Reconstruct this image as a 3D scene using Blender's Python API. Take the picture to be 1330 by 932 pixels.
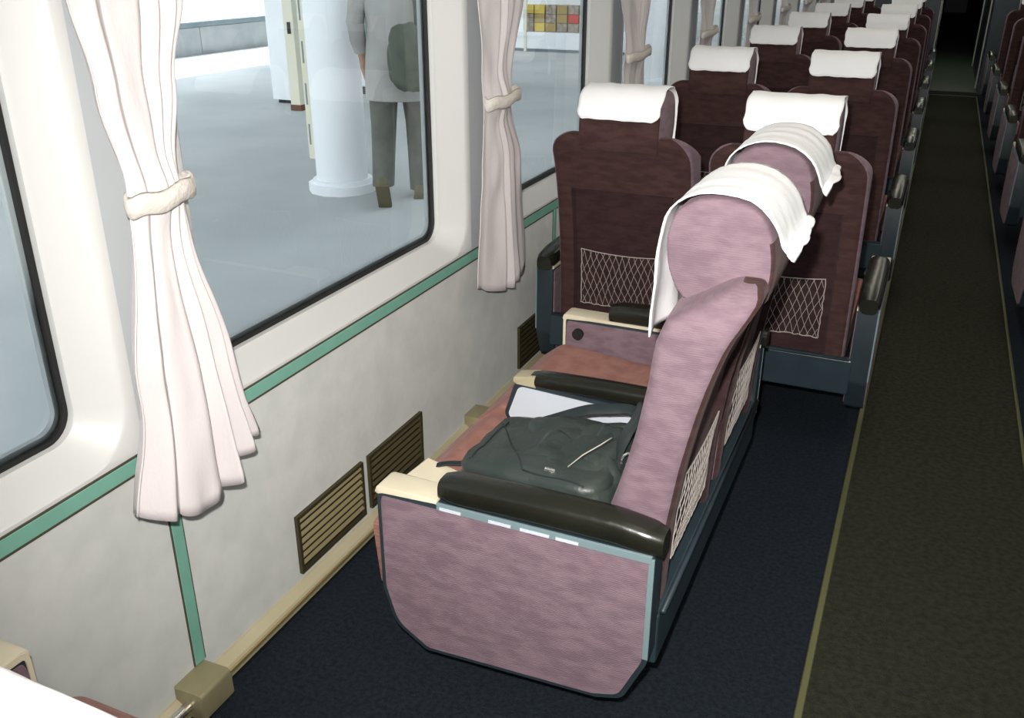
import bpy, bmesh, math, random
from mathutils import Vector, Matrix, noise
random.seed(7)
for _o in list(bpy.data.objects): bpy.data.objects.remove(_o, do_unlink=True)
S = bpy.context.scene
COL = S.collection
PI = math.pi

# ---------------------------------------------------------------- camera
cam_d = bpy.data.cameras.new('camera'); cam = bpy.data.objects.new('camera', cam_d); COL.objects.link(cam)
F, VPX, VPY = 1190.0, 1244.0, -60.0
CAM = Vector((0, 0, 1.5))
_u, _v = VPX-665, 466-VPY
_Y = Vector((_u, _v, -F)).normalized(); _Z = Vector((0, F, _v)).normalized(); _X = _Y.cross(_Z)
cam.matrix_world = Matrix.Translation(CAM) @ Matrix((_X, _Y, _Z)).to_4x4()
cam_d.sensor_width = 36; cam_d.lens = F/1330*36; cam_d.clip_start = 0.02; cam_d.clip_end = 300
S.camera = cam
S.view_settings.view_transform = 'Standard'; S.view_settings.look = 'None'
S.view_settings.exposure = 0.35; S.view_settings.gamma = 1.0

# ---------------------------------------------------------------- sky, sun, camera flash
W = bpy.data.worlds.new('sky'); S.world = W; W.use_nodes = True
wn = W.node_tree; bg = wn.nodes['Background']
tc = wn.nodes.new('ShaderNodeTexCoord'); sx = wn.nodes.new('ShaderNodeSeparateXYZ'); cr = wn.nodes.new('ShaderNodeValToRGB')
wn.links.new(tc.outputs['Generated'], sx.inputs[0]); wn.links.new(sx.outputs['Z'], cr.inputs[0]); wn.links.new(cr.outputs[0], bg.inputs[0])
cr.color_ramp.elements[0].color = (.96, .98, 1, 1); cr.color_ramp.elements[1].color = (.80, .90, 1, 1)
bg.inputs[1].default_value = 4.3

def lamp(name, kind, loc, energy, color=(1, 1, 1)):
    d = bpy.data.lights.new(name, kind); d.energy = energy; d.color = color
    o = bpy.data.objects.new(name, d); COL.objects.link(o); o.location = loc
    return o
sun = lamp('sun', 'SUN', (-20, 0, 20), 5.5, (1, .97, .92)); sun.data.angle = math.radians(1)
sun.rotation_euler = Vector((-.30, -.15, 1)).to_track_quat('Z', 'Y').to_euler()
flash = lamp('camera_flash', 'SPOT', CAM+Vector((-.05, .02, .075)), 215.0, (1, .97, .93))
flash.data.spot_size = math.radians(104); flash.data.spot_blend = 1.0; flash.data.shadow_soft_size = .018
flash.rotation_euler = (cam.matrix_world.to_3x3() @ Vector((-.15, -.08, 1))).to_track_quat('Z', 'Y').to_euler()

# ---------------------------------------------------------------- materials
def mat(name, c1, c2=None, scale=8, rough=.8, bump=0, bscale=60, metal=0, stretch=(1, 1, 1), detail=4, sheen=0, spec=.4, lo=.35, hi=.65, trans=0):
    m = bpy.data.materials.new(name); m.use_nodes = True; n = m.node_tree; b = n.nodes['Principled BSDF']
    b.inputs['Roughness'].default_value = rough; b.inputs['Metallic'].default_value = metal
    b.inputs['Specular IOR Level'].default_value = spec
    b.inputs['Base Color'].default_value = (*c1, 1)
    if sheen:
        b.inputs['Sheen Weight'].default_value = sheen; b.inputs['Sheen Roughness'].default_value = .4
        b.inputs['Sheen Tint'].default_value = (1, .8, .8, 1)
    t = n.nodes.new('ShaderNodeTexCoord'); mp = n.nodes.new('ShaderNodeMapping'); mp.inputs['Scale'].default_value = stretch
    n.links.new(t.outputs['Object'], mp.inputs[0])
    if c2:
        x = n.nodes.new('ShaderNodeTexNoise'); x.inputs['Scale'].default_value = scale; x.inputs['Detail'].default_value = detail
        r = n.nodes.new('ShaderNodeValToRGB'); r.color_ramp.elements[0].color = (*c1, 1); r.color_ramp.elements[1].color = (*c2, 1)
        r.color_ramp.elements[0].position = lo; r.color_ramp.elements[1].position = hi
        n.links.new(mp.outputs[0], x.inputs['Vector']); n.links.new(x.outputs['Fac'], r.inputs[0]); n.links.new(r.outputs[0], b.inputs['Base Color'])
    if bump:
        x = n.nodes.new('ShaderNodeTexNoise'); x.inputs['Scale'].default_value = bscale; x.inputs['Detail'].default_value = 3
        q = n.nodes.new('ShaderNodeBump'); q.inputs['Strength'].default_value = bump; q.inputs['Distance'].default_value = .01
        n.links.new(mp.outputs[0], x.inputs['Vector']); n.links.new(x.outputs['Fac'], q.inputs['Height']); n.links.new(q.outputs[0], b.inputs['Normal'])
    if trans:
        out = n.nodes['Material Output']; tr = n.nodes.new('ShaderNodeBsdfTranslucent'); tr.inputs[0].default_value = (*c1, 1)
        mx = n.nodes.new('ShaderNodeMixShader'); mx.inputs[0].default_value = trans
        n.links.new(b.outputs[0], mx.inputs[1]); n.links.new(tr.outputs[0], mx.inputs[2]); n.links.new(mx.outputs[0], out.inputs[0])
    return m

def velour(name, c1, c2, ribs=True, s=1.0):
    """ribbed moquette: fine horizontal ribs with crushed darker patches"""
    m = mat(name, c1, c2, scale=34, rough=.95, stretch=(.6, .6, 1.6), detail=8, sheen=.08, spec=.15, lo=.38, hi=.62)
    n = m.node_tree; b = n.nodes['Principled BSDF']
    t = [x for x in n.nodes if x.type == 'TEX_COORD'][0]
    w = n.nodes.new('ShaderNodeTexWave'); w.bands_direction = 'Z'; w.inputs['Scale'].default_value = 75*s; w.inputs['Distortion'].default_value = 5
    w.inputs['Detail'].default_value = 2
    x = n.nodes.new('ShaderNodeTexNoise'); x.inputs['Scale'].default_value = 240
    ad = n.nodes.new('ShaderNodeMath'); ad.operation = 'ADD'
    q = n.nodes.new('ShaderNodeBump'); q.inputs['Strength'].default_value = .16; q.inputs['Distance'].default_value = .004
    n.links.new(t.outputs['Object'], w.inputs['Vector']); n.links.new(t.outputs['Object'], x.inputs['Vector'])
    n.links.new(w.outputs['Fac'], ad.inputs[0]); n.links.new(x.outputs['Fac'], ad.inputs[1])
    n.links.new(ad.outputs[0], q.inputs['Height']); n.links.new(q.outputs[0], b.inputs['Normal'])
    return m

M = {}
M['moquette'] = velour('mauve_moquette', (.160, .108, .132), (.205, .142, .168))
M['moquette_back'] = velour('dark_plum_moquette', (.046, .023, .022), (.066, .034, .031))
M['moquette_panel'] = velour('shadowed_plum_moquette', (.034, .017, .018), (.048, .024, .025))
M['moquette_seat'] = velour('worn_rose_moquette', (.27, .125, .102), (.34, .17, .14), s=.5)
M['cotton'] = mat('white_cotton', (.92, .92, .93), (.89, .89, .90), scale=5, rough=.9, bump=.06, bscale=90, spec=.2)
M['curtain'] = mat('pale_pink_curtain_cloth', (.65, .60, .60), (.69, .645, .64), scale=6, rough=.95, bump=.1, bscale=180, stretch=(1, 1, .4), spec=.1, trans=.12)
M['tie'] = mat('cream_tieback_cloth', (.60, .56, .51), (.56, .52, .47), scale=30, rough=.95, bump=.4, bscale=70, spec=.1)
M['wall_cloth'] = mat('mottled_grey_wallcovering', (.56, .575, .55), (.62, .63, .60), scale=14, rough=.85, bump=.06, bscale=45, detail=6, stretch=(1, 1, 1), spec=.25)
M['white_plastic'] = mat('white_moulded_plastic', (.60, .60, .585), (.58, .58, .565), scale=2, rough=.38, spec=.4)
M['pillar'] = mat('pale_grey_plastic', (.46, .485, .50), (.44, .465, .48), scale=3, rough=.5)
M['teal'] = mat('mint_green_strip', (.19, .42, .33), (.175, .39, .305), scale=20, rough=.5)
M['seam'] = mat('dark_seam', (.07, .06, .04), rough=.6)
M['rubber'] = mat('black_rubber', (.012, .012, .012), rough=.5)
M['aluminium'] = mat('dull_aluminium', (.50, .50, .46), rough=.45, metal=.6)
M['olive_metal'] = mat('olive_bronze_painted_metal', (.27, .24, .14), (.32, .285, .17), scale=10, rough=.4, metal=.25)
M['olive_light'] = mat('pale_olive_metal', (.47, .42, .27), (.52, .47, .32), scale=6, rough=.4, metal=.2)
M['gold'] = mat('brassy_edge_metal', (.55, .43, .20), rough=.3, metal=.7)
M['chrome'] = mat('bright_tube_metal', (.75, .72, .68), rough=.2, metal=.9)
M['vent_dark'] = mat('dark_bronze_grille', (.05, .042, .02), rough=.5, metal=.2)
M['vent_lit'] = mat('pale_bronze_slat', (.27, .23, .12), rough=.45, metal=.3)  # slats of the lit vent, the light on them put into the colour
M['vent_slat'] = mat('bronze_slat', (.085, .07, .03), rough=.45, metal=.3)  # same slats for the darker vent, shade put into the colour
M['black'] = mat('black', (.006, .006, .006), rough=.7)
M['carpet'] = mat('blue_black_carpet', (.010, .014, .020), (.019, .025, .033), scale=90, rough=1, bump=.5, bscale=260, detail=5, spec=.1)
M['aisle'] = mat('olive_brown_aisle_carpet', (.022, .023, .016), (.038, .038, .026), scale=60, rough=1, bump=.5, bscale=240, detail=5, spec=.1)
M['lino'] = mat('green_grey_lino', (.06, .075, .055), (.075, .09, .07), scale=5, rough=.5)
M['lampglass'] = mat('lamp_glass', (.8, .8, .7), rough=.5)  # glowing surface for the panel added over the passage
M['lampglass'].node_tree.nodes['Principled BSDF'].inputs['Emission Color'].default_value = (.9, 1, .8, 1); M['lampglass'].node_tree.nodes['Principled BSDF'].inputs['Emission Strength'].default_value = 12
M['edge_strip'] = mat('green_brass_floor_strip', (.15, .155, .07), rough=.35, metal=.5)
M['cream'] = mat('cream_plastic', (.70, .64, .48), (.66, .59, .44), scale=12, rough=.4)
M['greyblue'] = mat('grey_blue_plastic', (.022, .034, .042), (.018, .028, .036), scale=15, rough=.4)
M['trim_blue'] = mat('pale_blue_grey_trim', (.17, .235, .25), rough=.4)
M['darkteal'] = mat('dark_teal_metal', (.026, .042, .052), (.02, .034, .042), scale=10, rough=.35)
M['vinyl'] = mat('black_vinyl', (.009, .010, .007), (.013, .014, .009), scale=8, rough=.27, bump=.12, bscale=30, spec=.6)
M['pale_panel'] = mat('pale_lilac_grey_plastic', (.56, .60, .66), (.53, .57, .63), scale=6, rough=.5)
M['net'] = mat('pale_net_cord', (.40, .36, .33), rough=.8)
M['bag'] = mat('black_leather', (.022, .032, .030), (.036, .046, .041), scale=10, rough=.42, bump=.5, bscale=22, spec=.5)
M['bag2'] = mat('black_nylon_webbing', (.012, .018, .020), (.018, .025, .026), scale=40, rough=.55, bump=.08, bscale=120)
M['ceiling'] = mat('ceiling_panel', (.55, .53, .48), rough=.7)
M['concrete'] = mat('platform_concrete', (.36, .38, .385), (.50, .515, .51), scale=.5, rough=.9, bump=.1, bscale=8, detail=7)
M['fence'] = mat('pale_grey_board', (.42, .44, .45), (.50, .51, .52), scale=2, rough=.8)
M['paint_white'] = mat('white_paint', (.88, .90, .92), (.85, .87, .90), scale=1.5, rough=.45)
M['cream_paint'] = mat('cream_paint', (.78, .74, .60), rough=.6)
M['bluegrey'] = mat('blue_grey_steel', (.20, .25, .28), (.24, .29, .32), scale=1.5, rough=.6)
M['brown'] = mat('brown_rust', (.16, .08, .05), rough=.8)
M['red'] = mat('red_print', (.55, .05, .04), rough=.6)
M['yellow'] = mat('yellow_print', (.70, .52, .10), rough=.6)
M['tan'] = mat('tan_print', (.42, .30, .12), rough=.6)
M['mix'] = mat('mixed_print', (.45, .40, .34), (.25, .2, .15), scale=12, rough=.6)
M['skin'] = mat('skin', (.45, .28, .2), rough=.6)
M['hair'] = mat('black_hair', (.015, .012, .01), rough=.6)
M['shirt'] = mat('light_grey_shirt', (.40, .39, .37), (.35, .34, .33), scale=8, rough=.9, bump=.3, bscale=12)
M['trousers'] = mat('grey_olive_trousers', (.115, .12, .105), (.15, .15, .13), scale=10, rough=.9, bump=.3, bscale=12)
M['shoe'] = mat('tan_shoe', (.14, .12, .07), rough=.7)
M['olive_bag'] = mat('olive_green_bag_cloth', (.06, .075, .055), (.085, .10, .075), scale=14, rough=.8, bump=.2, bscale=20)
g = bpy.data.materials.new('window_glass'); g.use_nodes = True; n = g.node_tree; n.nodes.clear()
o_ = n.nodes.new('ShaderNodeOutputMaterial'); mx = n.nodes.new('ShaderNodeMixShader'); tr = n.nodes.new('ShaderNodeBsdfTransparent'); gl = n.nodes.new('ShaderNodeBsdfGlossy'); fr = n.nodes.new('ShaderNodeFresnel')
fr.inputs[0].default_value = 1.5; tr.inputs[0].default_value = (.93, .97, .96, 1); gl.inputs['Roughness'].default_value = .0
n.links.new(fr.outputs[0], mx.inputs[0]); n.links.new(tr.outputs[0], mx.inputs[1]); n.links.new(gl.outputs[0], mx.inputs[2]); n.links.new(mx.outputs[0], o_.inputs[0])
M['glass'] = g

# ---------------------------------------------------------------- helpers
words = ['first', 'second', 'third', 'fourth', 'fifth', 'sixth', 'seventh']
def link(name, bm, m, parent=None, smooth=False, loc=None, kind=None):
    me = bpy.data.meshes.new(name); bmesh.ops.recalc_face_normals(bm, faces=bm.faces); bm.to_mesh(me); bm.free()
    for x in (m if isinstance(m, (list, tuple)) else [m]): me.materials.append(M[x] if isinstance(x, str) else x)
    if smooth:
        for p in me.polygons: p.use_smooth = True
        if smooth != True: me.set_sharp_from_angle(angle=math.radians(smooth))
    o = bpy.data.objects.new(name, me); COL.objects.link(o)
    if parent: o.parent = parent
    if loc: o.location = loc
    if kind: o['kind'] = kind
    return o
def tag(o, label, cat, group=None, kind=None):
    o['label'] = label; o['category'] = cat
    if group: o['group'] = group
    if kind: o['kind'] = kind
    return o
def empty(name, loc=(0, 0, 0), rz=0):
    o = bpy.data.objects.new(name, None); o.empty_display_size = .1; COL.objects.link(o); o.location = loc; o.rotation_euler = (0, 0, rz); return o
def copy_tree(o, parent=None):
    c = o.copy(); COL.objects.link(c)
    if parent: c.parent = parent
    for ch in [x for x in o.children]: copy_tree(ch, c)
    return c
def box(bm, x0, x1, y0, y1, z0, z1, bev=0, seg=2):
    r = bmesh.ops.create_cube(bm, size=1, matrix=Matrix.Translation(((x0+x1)/2, (y0+y1)/2, (z0+z1)/2)) @ Matrix.Diagonal((abs(x1-x0), abs(y1-y0), abs(z1-z0), 1)))
    if bev:
        es = list({e for v in r['verts'] for e in v.link_edges})
        bmesh.ops.bevel(bm, geom=es, offset=bev, segments=seg, affect='EDGES', profile=.5)
def bx(*a, **k):
    bm = bmesh.new(); box(bm, *a, **k); return bm
def arc_poly(pts, seg=6):
    """pts: (a, b, radius) -> polygon with rounded corners"""
    out = []
    n_ = len(pts)
    for i in range(n_):
        p = Vector(pts[i][:2]); r = pts[i][2] if len(pts[i]) > 2 else 0
        a = Vector(pts[i-1][:2]); b = Vector(pts[(i+1) % n_][:2])
        if r <= 0: out.append(p); continue
        d1 = (a-p).normalized(); d2 = (b-p).normalized(); ang = d1.angle(d2); t = r/math.tan(ang/2)
        t = min(t, (a-p).length*.49, (b-p).length*.49); p1 = p+d1*t; p2 = p+d2*t
        for k in range(seg+1):
            s = k/seg; out.append((1-s)**2*p1+2*s*(1-s)*p+s*s*p2)
    return out
def prism(bm, poly, axis, v0, v1, bev=0, seg=2):
    """extrude a 2D polygon along axis 'x' (poly in y,z), 'y' (x,z) or 'z' (x,y)"""
    def P(p, v): return {'x': (v, p[0], p[1]), 'y': (p[0], v, p[1]), 'z': (p[0], p[1], v)}[axis]
    A = [bm.verts.new(P(p, v0)) for p in poly]; B = [bm.verts.new(P(p, v1)) for p in poly]; k = len(poly)
    fa = bm.faces.new(A); fb = bm.faces.new(B[::-1])
    for i in range(k): bm.faces.new((A[i], B[i], B[(i+1) % k], A[(i+1) % k]))
    if bev:
        es = list(fa.edges)+list(fb.edges)
        bmesh.ops.bevel(bm, geom=es, offset=bev, segments=seg, affect='EDGES', profile=.5)
def tube(bm, pts, r, n=8, cap=True, flat=1.0):
    pts = [Vector(p) for p in pts]; rings = []
    up = Vector((0, 0, 1))
    for i, p in enumerate(pts):
        d = (pts[min(i+1, len(pts)-1)]-pts[max(i-1, 0)]).normalized()
        a = d.cross(up)
        if a.length < .05: a = d.cross(Vector((0, 1, 0)))
        a.normalize(); b = a.cross(d).normalized()
        rr = r[i] if isinstance(r, (list, tuple)) else r
        rings.append([bm.verts.new(p+a*math.cos(2*PI*k/n)*rr+b*math.sin(2*PI*k/n)*rr*flat) for k in range(n)])
    for i in range(len(rings)-1):
        for k in range(n): bm.faces.new((rings[i][k], rings[i][(k+1) % n], rings[i+1][(k+1) % n], rings[i+1][k]))
    if cap: bm.faces.new(rings[0][::-1]); bm.faces.new(rings[-1])
def loft(bm, rings, closed=True, cap0=True, cap1=True):
    R_ = [[bm.verts.new(p) for p in r] for r in rings]; k = len(R_[0])
    for i in range(len(R_)-1):
        for j in range(k if closed else k-1):
            bm.faces.new((R_[i][j], R_[i][(j+1) % k], R_[i+1][(j+1) % k], R_[i+1][j]))
    if cap0: bm.faces.new(R_[0][::-1])
    if cap1: bm.faces.new(R_[-1])
    return R_
def cyl(bm, c, r, h, n=32, axis='z', r2=None):
    m = Matrix.Translation(c)
    if axis == 'x': m = m @ Matrix.Rotation(PI/2, 4, 'Y')
    if axis == 'y': m = m @ Matrix.Rotation(PI/2, 4, 'X')
    bmesh.ops.create_cone(bm, cap_ends=True, segments=n, radius1=r, radius2=r if r2 is None else r2, depth=h, matrix=m)
def lerp(tab, t):
    if t <= tab[0][0]: return tab[0][1]
    for (a, va), (b, vb) in zip(tab, tab[1:]):
        if t <= b:
            s = (t-a)/(b-a); return va+(vb-va)*s
    return tab[-1][1]
def slerp(tab, t):
    if t <= tab[0][0]: return tab[0][1]
    for (a, va), (b, vb) in zip(tab, tab[1:]):
        if t <= b:
            s = (t-a)/(b-a); s = s*s*(3-2*s); return va+(vb-va)*s
    return tab[-1][1]

# ================================================================ CARRIAGE SHELL
XL, XR = -1.247, 1.66          # inner faces of the side walls
YB, YE = -3.0, 12.3            # back and far end
ZC = 2.2
AX0, AX1 = -.045, .465         # aisle
link('floor', bx(-1.40, AX0-.001, YB, YE, -.08, 0), 'carpet', kind='structure')
link('floor', bx(AX1+.001, 1.80, YB, YE, -.08, 0), 'carpet', kind='structure')
link('floor', bx(AX0-.001, AX1+.001, YB, YE, -.08, 0.001), 'aisle', kind='structure')
link('trim_1', bx(AX0-.009, AX0+.009, YB, YE-.3, 0, .008, bev=.003), 'edge_strip', kind='structure')
link('trim_2', bx(AX1-.006, AX1+.006, YB, YE-.3, 0, .008, bev=.003), 'edge_strip', kind='structure')
link('ceiling', bx(-1.5, 1.9, YB-.1, 30, ZC, ZC+.1), 'ceiling', kind='structure')
link('wall_back', bx(-1.5, 1.9, YB-.1, YB, -.08, ZC), 'pillar', kind='structure')
M['diffuser'] = mat('warm_lamp_diffuser', (.8, .78, .7), rough=.5)
_p = M['diffuser'].node_tree.nodes['Principled BSDF']; _p.inputs['Emission Color'].default_value = (1, .93, .82, 1); _p.inputs['Emission Strength'].default_value = 2.6
for nm, x in (('trim_10', -.22), ('trim_11', .64)):
    link(nm, bx(x-.07, x+.07, YB+.2, YE-.2, ZC-.035, ZC-.002, bev=.008), 'diffuser', kind='structure')
# end wall with doorway, then a vestibule
bm = bmesh.new(); box(bm, -1.5, -.09, YE, YE+.06, -.08, ZC); box(bm, .47, 1.9, YE, YE+.06, -.08, ZC); box(bm, -.09, .47, YE, YE+.06, 1.95, ZC)
link('wall_far', bm, 'darkteal', kind='structure')
link('floor', bx(-.15, .53, YE, 30, -.08, 0.0), 'lino', kind='structure')
bm = bmesh.new(); box(bm, -.09, .47, YE-.35, YE-.30, 0, .012); box(bm, -.09, .47, YE, YE+.08, 0, .014)
link('trim_3', bm, 'rubber', kind='structure')
bm = bmesh.new(); box(bm, -.15, -.09, YE+.06, 30, 0, ZC); box(bm, .47, .53, YE+.06, 30, 0, ZC); box(bm, -1.5, 1.9, 30, 30.1, -.08, ZC)
link('wall_vestibule', bm, 'darkteal', kind='structure')
bm = bmesh.new()
for y in (YE+.5, YE+3.2): box(bm, -.09, -.07, y, y+.06, 0, 2.0, bev=.005); box(bm, .45, .47, y, y+.06, 0, 2.0, bev=.005)
link('door_1', bm, 'aluminium', kind='structure')
cl = link('ceiling_lamp', bx(.09, .29, 14.2, 15.0, ZC-.05, ZC, bev=.01), 'lampglass'); tag(cl, 'dim ceiling lamp over the passage beyond the far doorway', 'lamp')  # added glow to brighten the passage floor, no known fixture here
ZS = .645                      # top of the lower wall panel / sill line
GW, PITCH_W, GR0 = 1.05, 1.335, 1.02   # glass width, window pitch, right edge of the first window in view
GZ0, GZ1 = .70, 1.50
SIDE, OUTZ1 = .058, 1.585
ys = [GR0+PITCH_W*i+(.055 if i > 0 else 0) for i in range(-3, 9)]

def rrect(y0, y1, z0, z1, r, seg=7):
    pts = []
    for (cy, cz, a0) in ((y1-r, z0+r, -PI/2), (y1-r, z1-r, 0), (y0+r, z1-r, PI/2), (y0+r, z0+r, PI)):
        for k in range(seg+1):
            a = a0+PI/2*k/seg; pts.append((cy+r*math.cos(a), cz+r*math.sin(a)))
    return pts
def window_mesh():
    """moulded surround, local y: 0 = glass right edge; x: 0 = wall face, negative = outwards"""
    bm = bmesh.new(); seg = 7
    y0, y1 = -GW, 0.0
    sq = rrect(y0-SIDE-.02, y1+SIDE+.02, ZS+.002, OUTZ1+.02, .001, seg)
    o1 = rrect(y0-SIDE, y1+SIDE, ZS+.008, OUTZ1, .10, seg)
    o2 = rrect(y0-SIDE+.008, y1+SIDE-.008, ZS+.014, OUTZ1-.008, .095, seg)
    i2 = rrect(y0-.012, y1+.012, GZ0-.012, GZ1+.012, .062, seg)
    i1 = rrect(y0-.004, y1+.004, GZ0-.004, GZ1+.004, .055, seg)
    rings = [(sq, .0005), (o1, .0), (o2, -.006), (i2, -.068), (i1, -.074), (i1, -.10)]
    loft(bm, [[(x, a, b) for a, b in r] for r, x in rings], cap0=False, cap1=False)
    return bm
def ringmesh(off0, off1, x0, x1, r0, r1):
    bm = bmesh.new()
    a = rrect(-GW-off0, off0, GZ0-off0, GZ1+off0, r0); b = rrect(-GW-off1, off1, GZ0-off1, GZ1+off1, r1)
    loft(bm, [[(x0, *p) for p in a], [(x1, *p) for p in a], [(x1, *p) for p in b], [(x0, *p) for p in b], [(x0, *p) for p in a]], cap0=False, cap1=False)
    return bm
win_cache = {}
def window(idx, yr, side):
    fl = 1 if side == 'left' else -1
    root = empty('window_%d' % idx, (XL if side == 'left' else XR, yr, 0)); root.scale = (fl, 1, 1); root['kind'] = 'structure'
    if not win_cache:
        win_cache['s'] = link('window_surround', window_mesh(), 'white_plastic', root, smooth=40)
        win_cache['g'] = link('rubber_gasket', ringmesh(.004, -.005, -.088, -.098, .055, .048), 'rubber', root, smooth=40)
        win_cache['f'] = link('outer_frame', ringmesh(.002, -.014, -.100, -.112, .05, .04), 'pillar', root, smooth=40)
        bm = bmesh.new(); a = rrect(-GW, 0, GZ0, GZ1, .05); bm.faces.new([bm.verts.new((-.099, *p)) for p in a])
        win_cache['p'] = link('pane', bm, 'glass', root)
    else:
        for k in 'sgfp':
            c = win_cache[k].copy(); COL.objects.link(c); c.parent = root
wi = 1
for yr in ys:
    window(wi, yr, 'left'); wi += 1
for yr in ys:
    window(wi, yr, 'right'); wi += 1

def side_wall(side):
    s = 1 if side == 'left' else -1
    X = XL if side == 'left' else XR
    w = link('wall_'+side, bx(min(X, X-s*.13), max(X, X-s*.13), YB, YE+.06, -.08, ZS), 'wall_cloth', kind='structure')
    bm = bmesh.new(); box(bm, min(X, X-s*.13), max(X, X-s*.13), YB, YE+.06, OUTZ1+.02, ZC)
    prev = YB
    for yr in ys:
        a = yr-GW-SIDE-.02
        if a > prev: box(bm, min(X, X-s*.13), max(X, X-s*.13), prev, a, ZS, OUTZ1+.02)
        prev = yr+SIDE+.02
    box(bm, min(X, X-s*.13), max(X, X-s*.13), prev, YE+.06, ZS, OUTZ1+.02)
    link('pillars', bm, 'pillar', w)
    t = link('trim_'+('4' if side == 'left' else '5'), bx(min(X, X+s*.004), max(X, X+s*.004), YB, YE, .612, .642, bev=.001), 'teal', kind='structure')
    bm = bmesh.new()
    for z in (.609, .6435): box(bm, min(X, X+s*.0025), max(X, X+s*.0025), YB, YE, z-.0025, z+.0025)
    link('seam', bm, 'seam', t)
    bm = bmesh.new(); bs = bmesh.new()
    for y in (-.93, 1.14, 3.20, 5.26, 7.3, 9.35, 11.4):
        box(bm, min(X, X+s*.004), max(X, X+s*.004), y-.014, y+.014, .10, .610, bev=.001)
        for d in (-.0155, .0155): box(bs, min(X, X+s*.0025), max(X, X+s*.0025), y+d-.0018, y+d+.0018, .10, .609)
    t2 = link('trim_'+('6' if side == 'left' else '7'), bm, 'teal', kind='structure'); link('seam', bs, 'seam', t2)
    # floor level pipe cover
    bm = bmesh.new()
    prism(bm, [(X-.001*s, .066), (X+s*.005, .065), (X+s*.026, .052), (X+s*.030, .047), (X+s*.028, .02), (X-.001*s, .03)], 'y', YB, YE)
    t3 = link('baseboard_'+side, bm, 'olive_light', kind='structure')
    bm = bmesh.new(); prism(bm, [(X+s*.0275, .046), (X+s*.034, .044), (X+s*.034, .036), (X+s*.0275, .034)], 'y', YB, YE); link('edge_bead', bm, 'gold', t3)
    link('plinth', bx(min(X, X+s*.02), max(X, X+s*.02), YB, YE, 0, .022), 'black', t3)  # black strip standing in for the shade below the pipe cover
side_wall('left'); side_wall('right')

# brackets along the pipe cover
br0 = None
for i, y in enumerate((1.06, 2.41)):
    if br0 is None:
        br0 = empty('pipe_bracket', (XL, y, 0))
        bm = bmesh.new(); prism(bm, arc_poly([(.0, .030, 0), (.074, .030, .006), (.074, .098, .010), (.0, .098, 0)]), 'y', 0, .092, bev=.003)
        link('cover_block', bm, 'olive_metal', br0, smooth=30)
        bm = bmesh.new(); tube(bm, [(.034, -.16, .060), (.034, .005, .060)], .011, 12); link('tube_end', bm, 'chrome', br0, smooth=30)
        c = br0
    else:
        c = copy_tree(br0); c.location = (XL, y, 0)
    lab = {1.06: 'olive metal bracket block on the pipe cover below the green vertical strip', 2.41: 'olive metal bracket block beside the turned seats, past the wall vents'}.get(y, 'olive metal bracket block on the wall pipe cover, hidden between the seats')
    tag(c, lab, 'bracket', 'bracket blocks along the pipe cover')

# wall vents
def vent(y0, y1, label, slat_m):
    r = empty('wall_vent', (XL, y0, .085)); w = y1-y0; h = .165
    tag(r, label, 'vent', 'air vents low on the window wall')
    bm = bmesh.new(); t = .009
    box(bm, 0, .010, 0, w, 0, t); box(bm, 0, .010, 0, w, h-t, h); box(bm, 0, .010, 0, t, t, h-t); box(bm, 0, .010, w-t, w, t, h-t)
    link('frame', bm, 'vent_dark', r)
    link('backing', bx(.0005, .002, t, w-t, t, h-t), 'black', r)
    bm = bmesh.new(); prism(bm, [(.002, 0), (.0085, -.005), (.0095, -.002), (.003, .005)], 'y', t, w-t); s0 = link('slat', bm, slat_m, r, loc=(0, 0, .026))
    for k in range(1, 7):
        c = s0.copy(); COL.objects.link(c); c.location = (0, 0, .026+k*.0205)
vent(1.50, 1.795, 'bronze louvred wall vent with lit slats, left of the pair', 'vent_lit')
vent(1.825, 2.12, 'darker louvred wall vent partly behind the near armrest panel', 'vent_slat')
vent(2.85, 3.13, 'black louvred wall vent beside the first forward row', 'vent_dark')

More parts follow.
